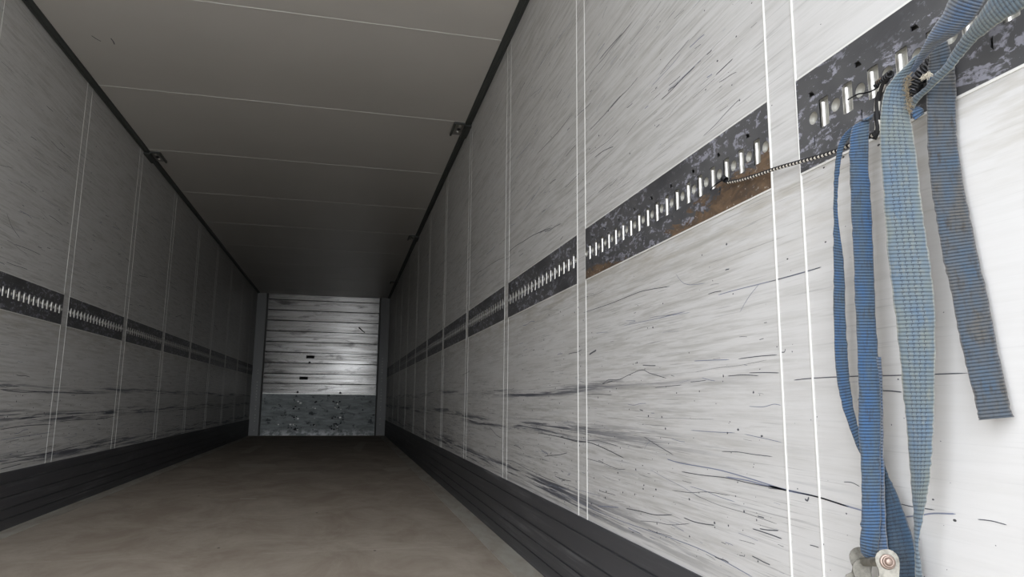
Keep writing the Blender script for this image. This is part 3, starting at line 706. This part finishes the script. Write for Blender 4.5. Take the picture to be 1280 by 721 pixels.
# light dashed strap
LB = onx(1135, 700, 2.41)
LS = empty('lashing_strap', LB, label='wide faded light blue strap with dashed stitching hanging in the middle of the bunch', category='strap', group='blue lashing straps on the right wall')
rib('hanging_webbing', [(1143,70,2.428,1150,66,2.434),(1130,84,2.418,1147,76,2.434),(1117,97,2.410,1139,94,2.432),(1106,114,2.405,1133,116,2.430),(1101,140,2.402,1137,142,2.432),(1100,180,2.400,1143.5,180,2.434),
    (1104,240,2.400,1150,238,2.434),(1108,300,2.400,1158,298,2.437),(1113,345,2.402,1165,344,2.438),(1119,395,2.404,1169,393,2.438),(1124,440,2.406,1169,440,2.436),
    (1129,490,2.410,1168,490,2.434),(1134,540,2.414,1167,540,2.432),(1137,580,2.418,1164,580,2.430),(1140,615,2.421,1160,615,2.429),(1142,650,2.423,1153,652,2.427),(1143,680,2.424,1149,682,2.427),
    (1144,715,2.422,1153,716,2.430),(1144,760,2.42,1160,760,2.434)], M_w3, LS, belly=.002, seed=5, n=9)
rib('upper_webbing', [(1300,-70,2.395,1330,-20,2.400),(1258,-34,2.400,1281,10,2.406),(1234,2,2.408,1251,28,2.412),(1218,26,2.414,1229,44,2.418),(1202,47,2.420,1216,56,2.423),(1192,62,2.426,1201,73,2.428),
    (1181,80,2.430,1189,88,2.430),(1168,94,2.434,1176,100,2.432),(1158,108,2.438,1163,112,2.436),(1145,118,2.441,1150,124,2.440),(1136,125,2.443,1142,137,2.442)], M_w3, LS, seed=6, belly=.003)
# fraying: loose threads on the worn edge and at the cut end
def threads(name, c, n, ln, mat, root, spread, dirs, seed):
    rnd = random.Random(seed); m = MB()
    for k in range(n):
        p = c(rnd.random()) + Vector((rnd.gauss(0, spread), rnd.gauss(0, spread), rnd.gauss(0, spread)))
        d = Vector(dirs) + Vector((rnd.gauss(0, .6), rnd.gauss(0, .6), rnd.gauss(0, .6))); d.normalize()
        q = p + d*ln*rnd.uniform(.4, 1); r = q + (d+Vector((rnd.gauss(0, .5), rnd.gauss(0, .5), rnd.gauss(0, .5)))).normalized()*ln*.4
        m.tube([p, q, r], [.00035, .0003, .0002], 4)
    o = m.build(name, mat, root, kind='stuff'); o.location = -root.location; return o
E1 = [onx(1134, 95, 2.424), onx(1132.5, 112, 2.424), onx(1135, 128, 2.424), onx(1137, 140, 2.426)]
def along(P):
    def f(t_):
        q = t_*(len(P)-1.001); i = int(q); return P[i].lerp(P[i+1], q-i)
    return f
threads('frayed_edge', along(E1), 150, .006, M_fray2, LS, .0012, (.2, -.3, -.2), 1)
threads('frayed_end', along([onx(1152, 98, 2.423), onx(1158, 93, 2.423), onx(1163, 92, 2.423)]), 110, .004, M_fray, LS, .0012, (-.3, 0, -.8), 2)

# dark strap
DB = onx(1245, 520, 2.465)
DS = empty('lashing_strap', DB, label='grimy blue-grey strap on the right of the bunch with a free cut lower end', category='strap', group='blue lashing straps on the right wall')
rib('hanging_webbing', [(1162,60,2.448,1184,50,2.462),(1160,85,2.446,1193,80,2.468),(1158,110,2.445,1195,110,2.470),(1159,150,2.444,1195,150,2.471),(1160,190,2.444,1198,188,2.471),(1164,235,2.443,1205,233,2.471),(1171,275,2.442,1213,271,2.471),
    (1178,320,2.441,1221,314,2.471),(1188,360,2.441,1231,355,2.471),(1197,410,2.440,1241,404,2.471),(1207,455,2.440,1250,450,2.471),(1216,490,2.440,1258,486,2.471),(1222,517,2.441,1264,513,2.471),(1223.5,525,2.442,1268,521,2.471)],
    M_w4, DS, seed=7, n=9)
rib('upper_webbing', [(1200,-45,2.396,1245,-30,2.400),(1190,-10,2.404,1228,6,2.406),(1178,18,2.410,1214,27,2.412),(1164,38,2.416,1196,43,2.416),(1154,57,2.422,1174,56,2.422),(1145,75,2.428,1159,71,2.428),
    (1138,88,2.434,1148,84,2.434),(1134,99,2.438,1140,96,2.438),(1130,112,2.442,1136,108,2.442)], M_w6, DS, seed=8, belly=.006, label='brighter blue upper length')
rib('inner_fold', [(1134,132,2.440,1150,134,2.450),(1138,142,2.438,1154,136,2.450),(1144,150,2.440,1155,142,2.452)], M_w1, DS, seed=9, label='bright blue fold')

# ------------------------------------------------------------ cords
CB = onx(905, 228, 2.47)
CD = empty('bungee_cord', CB, label='thin black and white flecked cord stretched from the rusty rail to the straps', category='cord')
def tube_part(name, pts, r, mat, root, n=10, sub=8, **kw):
    P = [tuple(onx(*p)) for p in pts]; P = catmull(P, sub) if len(P) > 2 else P
    m = MB(); rr = [r]*len(P); m.tube(P, rr, n); o = m.build(name, mat, root, **kw); o.location = -root.location; return o
tube_part('cord', [(909,228,2.468),(925,225,2.466),(945,219,2.464),(970,210.5,2.462),(998,202.5,2.460),(1025,195,2.458),(1043,189,2.456),(1065,180,2.452),(1092,168,2.450)], 0.0036, M_cord, CD, sub=12)
m = MB(); A = onx(903, 224, 2.468); Bd = (onx(912, 229, 2.466)-onx(900, 221, 2.466)).normalized()
a1 = Bd.cross(Vector((0, 0, 1))).normalized(); a2 = Bd.cross(a1); P = []
for k in range(0, 5*16+1):
    th = 2*math.pi*k/16; P.append(onx(905, 220, 2.466) + Bd*(-.004+.012*k/80) + Vector((0, 0, -.006)) + (a1*math.cos(th)+a2*math.sin(th))*.0052)
m.tube(P, .0016, 8); o = m.build('wrapped_knot', M_blk, CD); o.location = -CB
tube_part('wire_hook', [(907,223,2.466),(898,228,2.464),(893,232,2.466),(888,236.5,2.478)], .0013, M_blk, CD)
# second cord: hook in the near rail, tail behind the straps
HB = onx(1100, 108, 2.46)
HC = empty('bungee_cord', HB, label='black cord running behind the straps, its wire hook caught in the nearest rail', category='cord')
tube_part('wire_hook', [(1060,124.5,2.479),(1066,121,2.472),(1073,117.5,2.468),(1080,116.5,2.467),(1090,113.5,2.464),(1100,107,2.460),(1108,101,2.456)], .0013, M_blk, HC)
m = MB(); c0, c1 = onx(1096, 106, 2.460), onx(1114, 92, 2.448); d = (c1-c0); ln = d.length; d.normalize(); a1 = d.cross(Vector((0, 0, 1))).normalized(); a2 = d.cross(a1); P = []
for k in range(7*14+1):
    th = 2*math.pi*k/14; P.append(c0 + d*ln*k/98 + (a1*math.cos(th)+a2*math.sin(th))*.0042)
m.tube(P, .0018, 8); o = m.build('wrapped_end', M_blk, HC); o.location = -HB
tube_part('crimp', [(1097,103,2.456),(1102,99,2.452)], .0032, M_copper, HC, n=12)
tube_part('cord', [(1112,94,2.452),(1104,106,2.456),(1098,122,2.460),(1096,140,2.462),(1097,160,2.462),(1092,174,2.460)], .0042, M_cord2, HC, sub=8)
m = MB(); P = []
ctr = catmull([tuple(onx(*p)) for p in [(1178,68,2.463),(1164,80,2.461),(1150,96,2.461),(1142,112,2.463),(1136,124,2.464)]], 30)
for k in range(len(ctr)):      # the cord wound round the straps: a fat dark coil
    c_ = Vector(ctr[k]); d = (Vector(ctr[min(k+1, len(ctr)-1)])-Vector(ctr[max(k-1, 0)])).normalized(); a1 = d.cross(Vector((1, 0, 0))).normalized(); a2 = d.cross(a1)
    th = k*2*math.pi/13; P.append(c_ + (a1*math.cos(th)*1.15+a2*math.sin(th)*.8)*.0085)
m.tube(P, .0026, 8); o = m.build('coiled_cord', M_blk, HC); o.location = -HB
